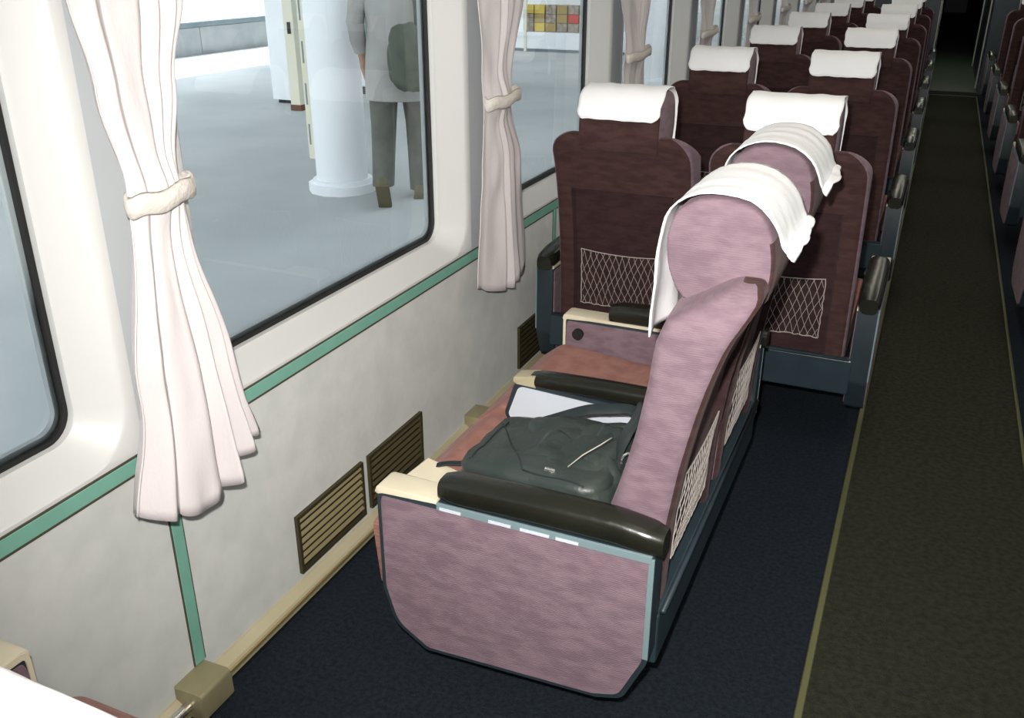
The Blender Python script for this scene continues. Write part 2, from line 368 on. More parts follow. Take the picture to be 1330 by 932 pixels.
# ================================================================ CURTAINS
def curtain(label, yc, spec, n_f, ph, ztie, x0=XL+.055, s=1, tie=True, group='tied curtains along the windows'):
    """spec: dict of tables z -> value for left edge, right edge, amplitude"""
    root = empty('curtain', (x0, yc, 0)); tag(root, label, 'curtain', group)
    bm = bmesh.new(); NZ, NU = 56, 150
    zs = [1.70-(1.70-spec['zb'])*i/NZ for i in range(NZ+1)]
    rings = []
    for i, z in enumerate(zs):
        row = []
        l, r = slerp(spec['l'], z), slerp(spec['r'], z); A = slerp(spec['a'], z)
        near = math.exp(-((z-ztie)/.05)**2)
        low = max(0, (ztie-z)/(ztie-spec['zb']))
        for j in range(NU+1):
            u = j/NU
            f = 2*PI*(n_f*u+.35*math.sin(2*PI*u+ph)+.12*math.sin(6*PI*u+2*ph)) + ph + .5*math.sin(z*3+ph)
            y = l+(r-l)*u + A*.12*math.sin(2*f)*(1-near)
            a2 = A*(.55+.45*math.sin(2*PI*u*1.5+ph*1.7))
            x = a2*math.sin(f)*1.15 + .026*math.sin(PI*u)*(near*.9+.25) + .02*low*math.sin(PI*u) + spec.get('lean', .0)*low
            x += .006*noise.noise(Vector((u*6, z*9, ph)))
            dz = 0
            if i >= NZ-6: dz = (-spec['hem'](u) - .004*math.sin(f+1))*((i-NZ+6)/6)
            row.append((s*x, y-yc, z+dz))
        rings.append(row)
    loft(bm, rings, closed=False, cap0=False, cap1=False)
    o = link('drape', bm, 'curtain', root, smooth=True)
    md = o.modifiers.new('thickness', 'SOLIDIFY'); md.thickness = .0025
    if tie:
        l, r = slerp(spec['l'], ztie)-.008-yc, slerp(spec['r'], ztie)+.008-yc
        bm = bmesh.new(); rg = []
        for (dz, g_) in ((-.019, -.002), (-.015, .004), (0, .006), (.015, .004), (.019, -.002)):
            rr = []
            for k in range(40):
                a = 2*PI*k/40; cy = (l+r)/2; hy = (r-l)/2+g_
                rr.append((s*(.018+(.030+g_)*math.cos(a)), cy+hy*math.sin(a), ztie+dz+.006*math.sin(a)+.003*math.sin(5*a)))
            rg.append(rr)
        rg.append(rg[0])
        loft(bm, rg, cap0=False, cap1=False); link('tieback', bm, 'tie', root, smooth=True)
    return root
hem1 = lambda u: .015+.045*max(0, .55-abs(u-.45))*1.6 - .055*(u < .0)
spec1 = dict(zb=.56, l=[(.5, .965), (.80, 1.035), (1.09, 1.10), (1.16, 1.105), (1.30, 1.075), (1.45, 1.05), (1.7, 1.00)],
             r=[(.5, 1.32), (.80, 1.28), (1.04, 1.232), (1.16, 1.228), (1.30, 1.255), (1.45, 1.30), (1.7, 1.36)],
             a=[(.5, .022), (.9, .013), (1.10, .005), (1.16, .005), (1.35, .010), (1.7, .018)], hem=lambda u: -.035+.06*math.sin(PI*min(1, u*1.1))**1.0-.005*u, lean=.035)
curtain('pale pink curtain nearest the camera, tied with a cream band', 1.18, spec1, 5.0, .6, 1.125)
spec2 = dict(zb=.545, l=[(.5, 2.415), (1.07, 2.475), (1.14, 2.475), (1.4, 2.455), (1.7, 2.42)],
             r=[(.5, 2.79), (.9, 2.745), (1.07, 2.67), (1.14, 2.67), (1.4, 2.77), (1.7, 2.86)],
             a=[(.5, .015), (.9, .010), (1.07, .004), (1.14, .004), (1.35, .010), (1.7, .018)], hem=lambda u: .0+.03*math.sin(PI*u)+.03*u)
curtain('pale pink tied curtain, second from the camera, beside the first forward row', 2.60, spec2, 4.0, 2.1, 1.105)
names = ['third tied curtain, above the first forward row window headrest', 'fourth tied curtain, behind the second row window headrest', 'fifth tied curtain, above the third row window headrest',
         'sixth curtain from the camera along the window wall', 'seventh curtain from the camera along the window wall', 'eighth and farthest tied curtain on the window wall']
def spec_at(yc):
    return dict(zb=.55, l=[(.5, yc-.20), (1.06, yc-.15), (1.16, yc-.15), (1.40, yc-.24), (1.7, yc-.30)], r=[(.5, yc+.22), (1.06, yc+.13), (1.16, yc+.13), (1.40, yc+.20), (1.7, yc+.28)],
                a=[(.5, .016), (1.06, .005), (1.16, .005), (1.38, .013), (1.7, .02)], hem=lambda u: .03*math.sin(PI*u))
src = None
for i, nm in enumerate(names):
    yc = 3.98+1.335*i
    if src is None: src = curtain(nm, yc, spec_at(yc), 5.0, 1.3, 1.11); 
    else:
        c = copy_tree(src); c.location.y = yc; c['label'] = nm
srcr = None
for i, yc in enumerate([1.18+1.335*k for k in range(0, 9)]):
    nm = 'first tied curtain from the camera on the dim window wall right of the aisle'
    if srcr is None: srcr = curtain(nm, yc, spec_at(yc), 5.0, .4, 1.11, x0=XR-.055, s=-1, group='curtains on the far side wall')
    else:
        c = copy_tree(srcr); c.location.y = yc; c['label'] = '%s tied curtain from the camera on the dim window wall right of the aisle' % (words+['eighth', 'ninth'])[round((yc-1.18)/1.335)]
for nm, x in (('trim_8', XL+.05), ('trim_9', XR-.05)):
    bm = bmesh.new(); tube(bm, [(x, YB, 1.71), (x, YE, 1.71)], .012, 10); link(nm, bm, 'aluminium', kind='structure', smooth=30)

# ================================================================ SEATS
HW = .565          # half width over the side panels
SW, SX = .230, .252
LEN = .585         # panel depth, local +y is the way the seat faces, y = 0 back edge of the side panels
fr_t = [(.26, .150), (.40, .142), (.504, .126), (.60, .098), (.70, .076), (.80, .060), (.873, .054), (.93, .034), (.948, .0), (.97, -.035), (.992, -.060)]
re_t = [(.26, .010), (.40, .004), (.50, .0), (.64, -.018), (.737, -.036), (.82, -.056), (.893, -.080), (.945, -.108), (.97, -.120), (.992, -.122)]
def backrest_mesh():
    bm = bmesh.new(); rings = []
    zs = [.262, .266, .285, .303, .308, .35, .40, .46, .52, .58, .64, .70, .76, .800, .806, .84, .88, .905, .925, .942, .956, .967, .977, .985, .990, .992]
    fx = [-.172, -.165, -.08, 0, .08, .165, .172]
    for z in zs:
        top = max(0, (z-.915)/.06); w = SW
        if z > .915: w = SW-.075+.075*math.sqrt(max(0, 1-((z-.915)/.0775)**2))
        f, r = lerp(fr_t, z), lerp(re_t, z)
        if z > .967:
            k = (z-.967)/.025; sq = 1-math.sqrt(max(0, 1-k*k)); mid = (f+r)/2; f = f+(mid-f)*sq*.6; r = r+(mid-r)*sq*.6
        if z < .285:
            k = (.285-z)/.023; mid = (f+r)/2; f = f+(mid-f)*k*.25; r = r+(mid-r)*k*.25; w = SW-.015*k
        cr_ = min(.026, (f-r)*.45)
        pts = []
        # front, left to right then rounded corner, back right to left
        for k in range(9): pts.append((-w+cr_+(2*w-2*cr_)*k/8, f+.006*math.sin(PI*k/8)))
        for k in range(1, 6): a = PI/2-PI/2*k/6; pts.append((w-cr_+cr_*math.cos(a), f-cr_+cr_*math.sin(a)))
        pts.append((w, f-cr_)); pts.append((w, r+cr_))
        for k in range(1, 6): a = -PI/2*k/6; pts.append((w-cr_+cr_*math.cos(a), r+cr_+cr_*math.sin(a)))
        rec = .017 if .3035 <= z <= .8055 else 0
        pts.append((w-cr_, r))
        for x in fx[::-1]: pts.append((min(max(x, -(w-cr_)+.002*1), w-cr_-.002), r+(rec if abs(x) <= .166 else 0)))
        pts.append((-w+cr_, r))
        for k in range(1, 6): a = -PI/2-PI/2*k/6; pts.append((-w+cr_+cr_*math.cos(a), r+cr_+cr_*math.sin(a)))
        pts.append((-w, r+cr_)); pts.append((-w, f-cr_))
        for k in range(1, 6): a = PI-PI/2*k/6; pts.append((-w+cr_+cr_*math.cos(a), f-cr_+cr_*math.sin(a)))
        rings.append([(x, y, z) for x, y in pts])
    loft(bm, rings); bm.faces.ensure_lookup_table(); k_ = len(rings[0])
    for i in range(len(rings)-1):
        for j in range(k_):
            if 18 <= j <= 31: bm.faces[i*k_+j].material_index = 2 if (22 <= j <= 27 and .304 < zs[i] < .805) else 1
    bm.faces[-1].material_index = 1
    return bm
head_p = [(.010, .930), (.040, .945), (.060, .985), (.067, 1.030), (.062, 1.070), (.045, 1.100), (.012, 1.118), (-.030, 1.123), (-.070, 1.115), (-.100, 1.092), (-.117, 1.055), (-.124, 1.01), (-.120, .965), (-.100, .935)]
def smooth_poly(P, n=4, closed=True):
    out = []; L = len(P); P = [Vector(p) for p in P]
    for i in range(L if closed else L-1):
        g_ = (lambda q: P[q % L]) if closed else (lambda q: P[min(max(q, 0), L-1)])
        p0, p1, p2, p3 = g_(i-1), g_(i), g_(i+1), g_(i+2)
        for k in range(n):
            t = k/n; out.append(.5*((2*p1)+(p2-p0)*t+(2*p0-5*p1+4*p2-p3)*t*t+(3*p1-p0-3*p2+p3)*t**3))
    if not closed: out.append(P[-1])
    return out
def head_mesh():
    bm = bmesh.new(); rings = []; cy, cz = -.03, 1.02; HWD = .127
    for x, k in ((-HWD, .93), (-HWD+.002, .965), (-HWD+.007, .988), (-HWD+.016, 1), (-.07, 1.0), (0, 1.004), (.07, 1.0), (HWD-.016, 1), (HWD-.007, .988), (HWD-.002, .965), (HWD, .93)):
        rings.append([(x, cy+(a-cy)*k, cz+(b-cz)*k) for a, b in smooth_poly(head_p, 4)])
    loft(bm, rings)
    bm.faces.ensure_lookup_table(); k_ = len(rings[0])
    for i in range(len(rings)-1):
        for j in range(40, 52): bm.faces[i*k_+j].material_index = 1
    return bm
def net_mesh(seed=0, w=.145, z0=.392, z1=.590):
    bm = bmesh.new(); rnd = random.Random(seed)
    def Y(z, x): return lerp(re_t, z)+.004-.010*math.sin(PI*min(1, max(0, (z-z0)/(z1-z0))))*(1-(x/w)**4)
    def sag(x): return .010*(1-(x/w)**2)
    def cord(pts, r): tube(bm, pts, r, 4, cap=False)
    nx = 13; dx = 2*w/nx; H = z1-z0
    slope = (dx*3.4)/H
    for d in (1, -1):
        for k in range(-4, nx+5):
            pts = []
            for i in range(15):
                t = i/14; x = -w+k*dx+d*(t-.5)*dx*3.4; z = z1-t*H
                if -w <= x <= w:
                    x2 = x+.0025*math.sin(9*t+k)+rnd.uniform(-.0008, .0008); zz = z-sag(x)*(1-t)
                    pts.append((x2, Y(zz, x), zz))
            if len(pts) > 2: cord(pts, .0008)
    N = 24
    bp = [(-w+2*w*i/N, Y(z1, 0)-.001, z1-sag(-w+2*w*i/N)) for i in range(N+1)]; cord(bp, .0017)
    cord([(-w+2*w*i/N, Y(z0, w)-.001, z0+rnd.uniform(-.003, .003)) for i in range(N+1)], .0017)
    for s in (-1, 1): cord([(s*w+rnd.uniform(-.002, .002), Y(z0+H*i/12, w)-.001, z0+H*i/12) for i in range(13)], .0018)
    return bm
def cushion_mesh():
    bm = bmesh.new()
    prof = arc_poly([(.10, .31, .02), (.60, .25, .02), (.615, .18, .015), (.63, .19, .01), (.635, .37, .05), (.585, .425, .05), (.36, .405, .2), (.10, .40, .02)], 6)
    prof = arc_poly([(.10, .30, .02), (.575, .28, .02), (.625, .185, .012), (.642, .185, .010), (.656, .36, .05), (.575, .428, .06), (.35, .405, .2), (.10, .405, .02)], 6)
    cy, cz = .36, .35; rings = []
    for x, k in ((-SW, .93), (-SW+.004, .965), (-SW+.014, .99), (-SW+.03, 1), (-.1, 1.004), (0, 1.006), (.1, 1.004), (SW-.03, 1), (SW-.014, .99), (SW-.004, .965), (SW, .93)):
        rings.append([(x, cy+(p.x-cy)*(.98+.02*k), cz+(p.y-cz)*k) for p in prof])
    loft(bm, rings); return bm
panel_poly = arc_poly([(0, .505, .006), (0, .26, .05), (.045, .155, .035), (.10, .138, .03), (.485, .120, .03), (.560, .17, .07), (.585, .26, .05), (.585, .505, .022)], 7)
def inset(poly, d, top=0):
    c = Vector((.29, .32)); out = []
    for p in poly:
        q = Vector(p); q.x = c.x+(q.x-c.x)*(1-d/.29); q.y = c.y+(q.y-c.y)*(1-d/.19)
        if q.y > .505-d-top: q.y = .505-d-top
        out.append(q)
    return out
def side_panel(parent, s):
    """s=+1: panel on local +x side. Outer face looks to s*x."""
    t = .066; xo = s*HW; xi = s*(HW-t)
    bm = bmesh.new(); prism(bm, panel_poly, 'x', min(xo, xi)+.003, max(xo, xi)-.003, bev=.004); p = link('side_panel', bm, 'greyblue', parent, smooth=35)
    bm = bmesh.new(); prism(bm, inset(panel_poly, .010, .006), 'x', xo-s*.0035 if s > 0 else xo-.0, xo if s > 0 else xo+.0035, bev=.0015); link('outer_fabric', bm, 'moquette', p, smooth=35)
    bm = bmesh.new(); prism(bm, inset(panel_poly, .010, .004), 'x', min(xi, xi+s*.0035), max(xi, xi+s*.0035), bev=.0015); link('inner_fabric', bm, 'moquette', p, smooth=35)
    bm = bmesh.new(); box(bm, min(xo-s*.004, xo+s*.0015), max(xo-s*.004, xo+s*.0015), .004, .445, .490, .5065, bev=.001); box(bm, min(xo-s*.004, xo+s*.0012), max(xo-s*.004, xo+s*.0012), -.0012, .010, .27, .50, bev=.001); link('edge_trim', bm, 'trim_blue', p)
    # cream cap over the front top
    cap = arc_poly([(.445, .4985, 0), (.572, .4985, 0), (.5875, .488, .004), (.5875, .5105, .020), (.445, .5105, 0)], 6)
    bm = bmesh.new(); prism(bm, cap, 'x', -HW+.0015 if s < 0 else HW-t+.0015, (-HW+t-.0015) if s < 0 else HW-.0015, bev=.003); link('cream_cap', bm, 'cream', p, smooth=35)
    cap2 = arc_poly([(.0, .5, 0), (.577, .5, .015), (.577, .27, 0), (.585, .27, 0), (.585, .509, .02), (.0, .509, 0)], 6)
    bm = bmesh.new(); prism(bm, cap2, 'x', min(xi, xi+s*.004), max(xi, xi+s*.004)); link('inner_edging', bm, 'cream', p, smooth=35)
    bm = bmesh.new(); cyl(bm, (xi-s*.006, .535, .455), .017, .012, 24, 'x'); cyl(bm, (xi-s*.013, .535, .455), .008, .004, 16, 'x'); link('knob', bm, 'rubber', p, smooth=35)
    pad(p, s*(HW-t/2), .445, -.012, .528, .033, .030)
    return p
def pad(parent, xc, y1, y0, zc, hw, hh):
    bm = bmesh.new(); rings = []; n_ = 20
    for i in range(n_+1):
        t = i/n_; y = y1+(y0-y1)*t
        e = min(1, math.sin(PI*min(.5, t*7))+.0, 1) if t < .5 else 1
        e = math.sqrt(max(.02, 1-(1-min(1, t*9))**2))
        e2 = math.sqrt(max(.05, 1-(1-min(1, (1-t)*12))**2))
        w = hw*(.80+.20*e)*(.72+.28*min(e2, 1)) * (1+.06*math.sin(PI*t)); h = hh*(.7+.3*e)*(.75+.25*e2)
        z = zc+.006*math.sin(PI*t*.9)-.010*max(0, t-.8)/.2
        r = []
        for k in range(20):
            a = 2*PI*k/20; ca, sa = math.cos(a), math.sin(a)
            r.append((xc+w*math.copysign(abs(ca)**.6, ca), y, z+h*math.copysign(abs(sa)**.7, sa)))
        rings.append(r)
    loft(bm, rings); return link('armrest_pad', bm, 'vinyl', parent, smooth=50)
def make_seat():
    root = empty('double_seat')
    bm = bmesh.new(); box(bm, -.20, .20, .14, .50, 0, .20, bev=.02); box(bm, -.49, .49, .16, .22, .20, .26); box(bm, -.49, .49, .44, .50, .20, .26)
    link('pedestal', bm, 'black', root)
    bm = bmesh.new(); box(bm, -.51, .51, -.004, .028, .215, .335, bev=.006); link('rear_crossbar', bm, 'darkteal', root)
    bm = bmesh.new(); tube(bm, [(-.50, -.008, .338), (.50, -.008, .338)], .006, 8); link('crossbar_bead', bm, 'greyblue', root, smooth=True)
    bm = bmesh.new(); box(bm, -.045, -.030, -.006, 0.0, .26, .33); 
    bm.free()
    for s in (-1, 1): side_panel(root, s)
    # middle armrest
    mid = arc_poly([(.06, .50, .01), (.515, .525, .02), (.545, .43, .02), (.525, .395, .02), (.40, .375, .01), (.30, .35, .01), (.08, .33, .02)], 5)
    bm = bmesh.new(); prism(bm, mid, 'x', -.018, .018, bev=.004); ma = link('middle_armrest', bm, 'greyblue', root, smooth=35)
    mid2 = [Vector((.29+(p.x-.29)*.955, .435+(p.y-.435)*.86)) for p in mid]
    for s in (-1, 1):
        bm = bmesh.new(); prism(bm, mid2, 'x', min(s*.018, s*.0205), max(s*.018, s*.0205)); link('pale_insert', bm, 'pale_panel', ma)
    bm = bmesh.new(); box(bm, -.012, .012, .37, .41, .26, .385, bev=.005); link('armrest_stem', bm, 'greyblue', ma)
    bm = bmesh.new(); prism(bm, arc_poly([(.46, .515, 0), (.515, .52, .008), (.522, .536, .01), (.46, .548, 0)], 4), 'x', -.024, .024, bev=.003); link('cream_cap', bm, 'olive_light', ma, smooth=35)
    pad(ma, 0, .475, .03, .532, .026, .020)
    for s in (-1, 1):
        link('seat_cushion', cushion_mesh(), 'moquette_seat', root, smooth=50, loc=(s*SX, 0, 0))
        b = link('backrest', backrest_mesh(), ['moquette', 'moquette_back', 'moquette_panel'], root, smooth=38, loc=(s*SX, 0, 0))
        link('headrest', head_mesh(), ['moquette', 'moquette_back'], b, smooth=50)
        link('net_pocket', net_mesh(3 if s > 0 else 5), 'net', b)
    return root
def cover_mesh(flare=0, seed=1, w=.1305):
    """white cloth over the headrest: hangs low in front, short at the back"""
    rnd = random.Random(seed)
    P = [(.070, .850), (.073, .90), (.072, .955), (.076, 1.00), (.075, 1.04), (.069, 1.078), (.050, 1.107), (.014, 1.126), (-.030, 1.131), (-.074, 1.123), (-.107, 1.098), (-.124, 1.072), (-.131, 1.052), (-.135, 1.042)]
    bm = bmesh.new(); NU = 24; rows = []
    fine = []
    P = [tuple(q) for q in smooth_poly(P, 2, False)]
    for i in range(len(P)-1):
        for k in range(2): t = k/2; fine.append((P[i][0]*(1-t)+P[i+1][0]*t, P[i][1]*(1-t)+P[i+1][1]*t))
    for k in range(1, 6): fine.append((P[-2][0]*(1-k/6)+P[-1][0]*k/6, P[-2][1]*(1-k/6)+P[-1][1]*k/6))
    fine.append(P[-1]); n_ = len(fine)
    for i, (y, z) in enumerate(fine):
        t = i/(n_-1); row = []
        for j in range(NU+1):
            u = 2*j/NU-1; yy, zz = y, z; ww = w+.002*math.sin(i*.7+seed)
            if t > .80:                       # rear flap: rounded corners, slight bell
                k = (t-.80)/.20
                dd = math.dist((y, z), P[-1]); rc = .026
                ww = w+.002*k
                if dd < rc: ww = w+.002*k-rc+math.sqrt(max(0, rc*rc-(rc-dd)**2))
                yy -= (.006+.004*math.sin(u*4+seed))*k
                if flare: yy -= flare*k*k*.8*(1-.6*u*u); zz -= .022*k*max(0, -u-.75)/.25
            if t < .3:
                k = (.3-t)/.3; yy += .006*math.sin(u*5+seed)*k+.008*k; ww = w-.006*k
                if flare: yy += flare*.4*k*max(0, -u)
            row.append((u*ww, yy+.0018*noise.noise(Vector((u*4, t*9, seed))), zz+.003*noise.noise(Vector((u*3, seed, t*4)))))
        rows.append(row)
    loft(bm, rows, closed=False, cap0=False, cap1=False)
    return bm
def add_cover(seat_loc, rz, sx, label, group, src=None, flare=0, seed=1, dz=0):
    if src is None:
        o = link('headrest_cover', cover_mesh(flare, seed), 'cotton', smooth=True)
        md = o.modifiers.new('thickness', 'SOLIDIFY'); md.thickness = .003; md.offset = 1
    else: o = src.copy(); COL.objects.link(o)
    v = Matrix.Rotation(rz, 3, 'Z') @ Vector((sx*SX, 0, 0))
    o.location = Vector(seat_loc)+v+Vector((0, 0, dz)); o.rotation_euler = (0, 0, rz)
    tag(o, label, 'headrest cover', group)
    return o
seat0 = make_seat()
RX, RY = -.32, 1.915
seat0.location = (RX, RY, 0); seat0.rotation_euler = (0, 0, PI/2)
tag(seat0, 'mauve double seat turned to face the windows, with a black bag on it', 'train seat')
PY = 1.385; XC = -.602
GL = 'plum double seats in the left rows'; GH = 'white headrest covers'
def place(loc, label, group):
    c = copy_tree(seat0); c.location = loc; c.rotation_euler = (0, 0, 0); tag(c, label, 'train seat', group); return c
cA = cB = None
near = (XC-.045, .135, 0)
ns = place(near, 'double seat in the bottom left corner, nearest the camera, mostly out of view', GL)
for c in ns.children:
    if c.name.startswith('backrest'): c.rotation_euler = (-.074, 0, 0)
cA = add_cover(near, 0, 1, 'white headrest cover cut off by the bottom left corner', GH, seed=2); cA.rotation_euler = (-.074, 0, 0)
add_cover(near, 0, -1, 'white headrest cover of the window seat below the picture, out of frame', GH, src=cA).rotation_euler = (-.074, 0, 0)
add_cover((RX, RY, 0), PI/2, -1, 'white headrest cover on the nearer turned seat, hanging crookedly', GH, flare=.03, seed=4)
add_cover((RX, RY, 0), PI/2, 1, 'white headrest cover on the farther turned seat', GH, flare=.026, seed=9)
for k in range(7):
    y0 = 2.83+PY*k; loc = (XC, y0, 0)
    place(loc, 'plum double seat facing away, %s row beyond the turned seats, left of the aisle' % words[k], GL)
    for sx, nm in ((-1, 'window'), (1, 'aisle')):
        if cB is None: cB = add_cover(loc, 0, sx, '', GH, seed=6)
        if sx == 1 and k == 0: cC = add_cover(loc, 0, sx, '', GH, seed=13); o = cC
        elif sx == -1 and k == 0: o = cB
        else: o = add_cover(loc, 0, sx, '', GH, src=cB if (k+sx) % 2 else cC)
        o['label'] = 'white headrest cover on the %s seat of the %s row beyond the turned seats' % (nm, words[k])
XCR = AX1+.005+HW
for k in range(1, 7):
    y0 = 2.70+PY*k; loc = (XCR, y0, 0)
    place(loc, 'dark double seat right of the aisle, %s in view counting from the camera' % words[k-1], 'double seats right of the aisle')
    for sx, nm in ((-1, 'aisle'), (1, 'window')):
        add_cover(loc, 0, sx, 'headrest cover on the %s seat of the %s double seat right of the aisle' % (nm, words[k-1]), 'headrest covers right of the aisle', src=cB)
# worn paint dashes under the near armrest pad of the turned seat (outer face at local -x)
pnl = [c for c in seat0.children if c.name.startswith('side_panel')][0]
bm = bmesh.new()
for a, b in ((583, 612), (649, 678), (690, 727), (735, 763)):
    bm = bmesh.new(); ya, yb = [.585-(q-492)/360*.585 for q in (a, b)]
    box(bm, -HW-.0035, -HW+.004, yb, ya, .4925, .4985); link('worn_paint_dash', bm, 'pale_panel', pnl)

# ================================================================ BLACK BAG on the near turned seat
bag = empty('shoulder_bag', (-.66, 1.64, .42)); tag(bag, 'slumped black leather bag with a wide strap on the nearer turned seat', 'bag')
def lump(name, c, dims, rot, m, amp=.02, p=3.2, seed=0, sub=4, parent=bag, fn=None):
    bm = bmesh.new(); bmesh.ops.create_cube(bm, size=2); bmesh.ops.subdivide_edges(bm, edges=bm.edges, cuts=11, use_grid_fill=True)
    R_ = Matrix.Rotation(rot[2], 3, 'Z') @ Matrix.Rotation(rot[1], 3, 'Y') @ Matrix.Rotation(rot[0], 3, 'X')
    for v in bm.verts:
        q = v.co; L = (abs(q.x)**p+abs(q.y)**p+abs(q.z)**p)**(1/p); q = q/L
        nz = noise.noise(Vector((q.x*1.6+seed, q.y*1.6, q.z*1.6)))*amp*2+noise.noise(Vector((q.x*4, q.y*4+seed, q.z*4)))*amp*.6
        q = Vector((q.x*dims[0], q.y*dims[1], q.z*dims[2])) + q*nz
        if fn: q = fn(q)
        v.co = R_ @ q+Vector(c)-parent.location
    return link(name, bm, m, parent, smooth=True)
def bagfn(q):
    # tapers: tall toward the backrest (+x), lower toward the seat front (-x)
    k = (q.x+.18)/.36; q.z = q.z*(.75+.35*max(0, min(1, k))) if q.z > 0 else q.z
    q.y *= 1-.12*max(0, q.z)/.07
    return q
lump('bag_body', (-.625, 1.60, .482), (.175, .135, .068), (.04, -.05, -.10), 'bag', amp=.007, seed=3, fn=bagfn, p=5.5)
lump('front_pocket', (-.555, 1.545, .515), (.115, .075, .034), (.15, .05, -.35), 'bag', amp=.008, seed=8, p=4.5)
lump('top_flap', (-.585, 1.665, .532), (.12, .062, .022), (.10, -.12, .1), 'bag', amp=.007, seed=5, p=4)
lump('side_pouch', (-.50, 1.62, .520), (.045, .10, .040), (.10, .2, .1), 'bag', amp=.006, seed=15, p=3.5)
def strap(name, pts, w, th, m, parent=bag, tw=None):
    pts = [Vector(p)-parent.location for p in pts]
    # catmull-rom
    out = []
    for i in range(len(pts)-1):
        p0 = pts[max(0, i-1)]; p1 = pts[i]; p2 = pts[i+1]; p3 = pts[min(len(pts)-1, i+2)]
        for k in range(8):
            t = k/8; out.append(.5*((2*p1)+(p2-p0)*t+(2*p0-5*p1+4*p2-p3)*t*t+(3*p1-p0-3*p2+p3)*t**3))
    out.append(pts[-1]); bm = bmesh.new(); rings = []
    for i, p in enumerate(out):
        d = (out[min(i+1, len(out)-1)]-out[max(i-1, 0)]).normalized()
        nrm = tw if tw else Vector((0, 0, 1)); nrm = Vector(nrm); a = d.cross(nrm).normalized(); b = a.cross(d).normalized()
        rings.append([p+a*w/2*x_+b*th/2*z_ for x_, z_ in ((-1, -.6), (-.9, -1), (.9, -1), (1, -.6), (1, .6), (.9, 1), (-.9, 1), (-1, .6))])
    loft(bm, rings); return link(name, bm, m, parent, smooth=40)
strap('long_strap', [(-.795, 1.68, .478), (-.80, 1.735, .468), (-.714, 1.76, .497), (-.605, 1.765, .550), (-.55, 1.77, .563), (-.50, 1.77, .572), (-.47, 1.74, .575)], .026, .005, 'bag2', tw=(.25, -.55, .8))
strap('shoulder_strap', [(-.485, 1.74, .560), (-.462, 1.69, .612), (-.452, 1.65, .618), (-.462, 1.615, .590), (-.475, 1.60, .545), (-.482, 1.59, .50), (-.485, 1.58, .46)], .046, .010, 'bag2', tw=(-.8, -.35, .5))
strap('loose_strap', [(-.79, 1.60, .455), (-.83, 1.60, .447), (-.88, 1.58, .443), (-.93, 1.55, .42)], .018, .004, 'bag2')
def seam(name, pts, r, m):
    bm = bmesh.new(); tube(bm, [Vector(p)-bag.location for p in pts], r, 6); link(name, bm, m, bag, smooth=True)
from mathutils.bvhtree import BVHTree
_bo = [c for c in bag.children if c.name.startswith('bag_body')][0]
_bv = BVHTree.FromPolygons([v.co for v in _bo.data.vertices], [p.vertices[:] for p in _bo.data.polygons])
def on_bag(x, y):
    h = _bv.ray_cast(Vector((x, y, 1))-bag.location, Vector((0, 0, -1)))[0]
    return (h+bag.location+Vector((0, 0, .001))) if h else Vector((x, y, .5))
for a, b in (((-.77, 1.68), (-.64, 1.49)), ((-.64, 1.49), (-.50, 1.47)), ((-.775, 1.52), (-.76, 1.69))):
    seam('bag_seam', [on_bag(a[0]+(b[0]-a[0])*t/12, a[1]+(b[1]-a[1])*t/12) for t in range(13)], .0018, 'bag2')
bm = bmesh.new(); tube(bm, [Vector(p)-bag.location for p in ((-.545, 1.50, .560), (-.52, 1.515, .585), (-.49, 1.535, .605), (-.475, 1.56, .612))], .0014, 6); link('zip_cord', bm, 'net', bag, smooth=True)
bm = bmesh.new(); box(bm, .0, .022, -.004, .004, -.004, .004, bev=.002); zo = link('zip_puller', bm, 'chrome', bag, loc=Vector((-.590, 1.487, .552))-bag.location); zo.rotation_euler = (0, .3, .5)
bm = bmesh.new(); tube(bm, [Vector(p)-bag.location for p in [(-.44+.020*math.cos(a), 1.585, .545+.026*math.sin(a)) for a in [2*PI*k/16 for k in range(17)]]], .0035, 6); link('strap_ring', bm, 'chrome', bag, smooth=True)
ppr = link('folded_paper', bx(-.065, .065, -.075, .075, 0, .006, bev=.002), 'cream', loc=(-.862, 1.510, .4315)); ppr.rotation_euler = (0, .14, -.1)  # flat cream slab at the front of the near cushion
tag(ppr, 'folded cream paper on the seat between bag and near armrest', 'paper')

# ================================================================ OUTSIDE: the platform
ZP = -.01
def K(x, y): return (x, y)
link('platform', bx(-30, -1.5, -20, 70, ZP-.6, ZP), 'concrete', kind='structure')
link('ground', bx(-80, 80, -60, 120, ZP-1.4, ZP-1.3), 'concrete', kind='structure')
canopy = link('canopy', bx(-10.2, -1.62, -20, 70, 3.4, 3.6), 'fence', kind='structure')
# fence along the back of the platform
bm = bmesh.new(); XF = -11.1
fence = empty('platform_fence', (XF, 15, ZP)); fence.scale = (.75, .75, .75); tag(fence, 'low pale grey panel fence along the back of the platform', 'fence')
sp = None
for i in range(12):
    y = -14+i*3.0
    if sp is None: sp = link('panel', bx(-.04, .04, -1.49, 1.49, 0, .56, bev=.01), 'fence', fence, loc=(0, y, 0))
    else: c = sp.copy(); COL.objects.link(c); c.location.y = y
link('top_rail', bx(-.09, .09, -36, 22, .57, .68, bev=.02), 'bluegrey', fence)
# low building and train roof beyond the fence
bld = empty('station_building', (-19, 15, ZP)); tag(bld, 'white and pale blue building beyond the platform fence', 'building')
link('wall', bx(-3, 3, -40, 30, -.5, 3.0), 'paint_white', bld); link('roof', bx(-3.4, 3.4, -41, 31, 3.0, 3.3, bev=.05), 'bluegrey', bld)
for i in range(8): link('window_band', bx(3.0, 3.05, -38+i*8, -33+i*8, 1.2, 2.2), 'bluegrey', bld)
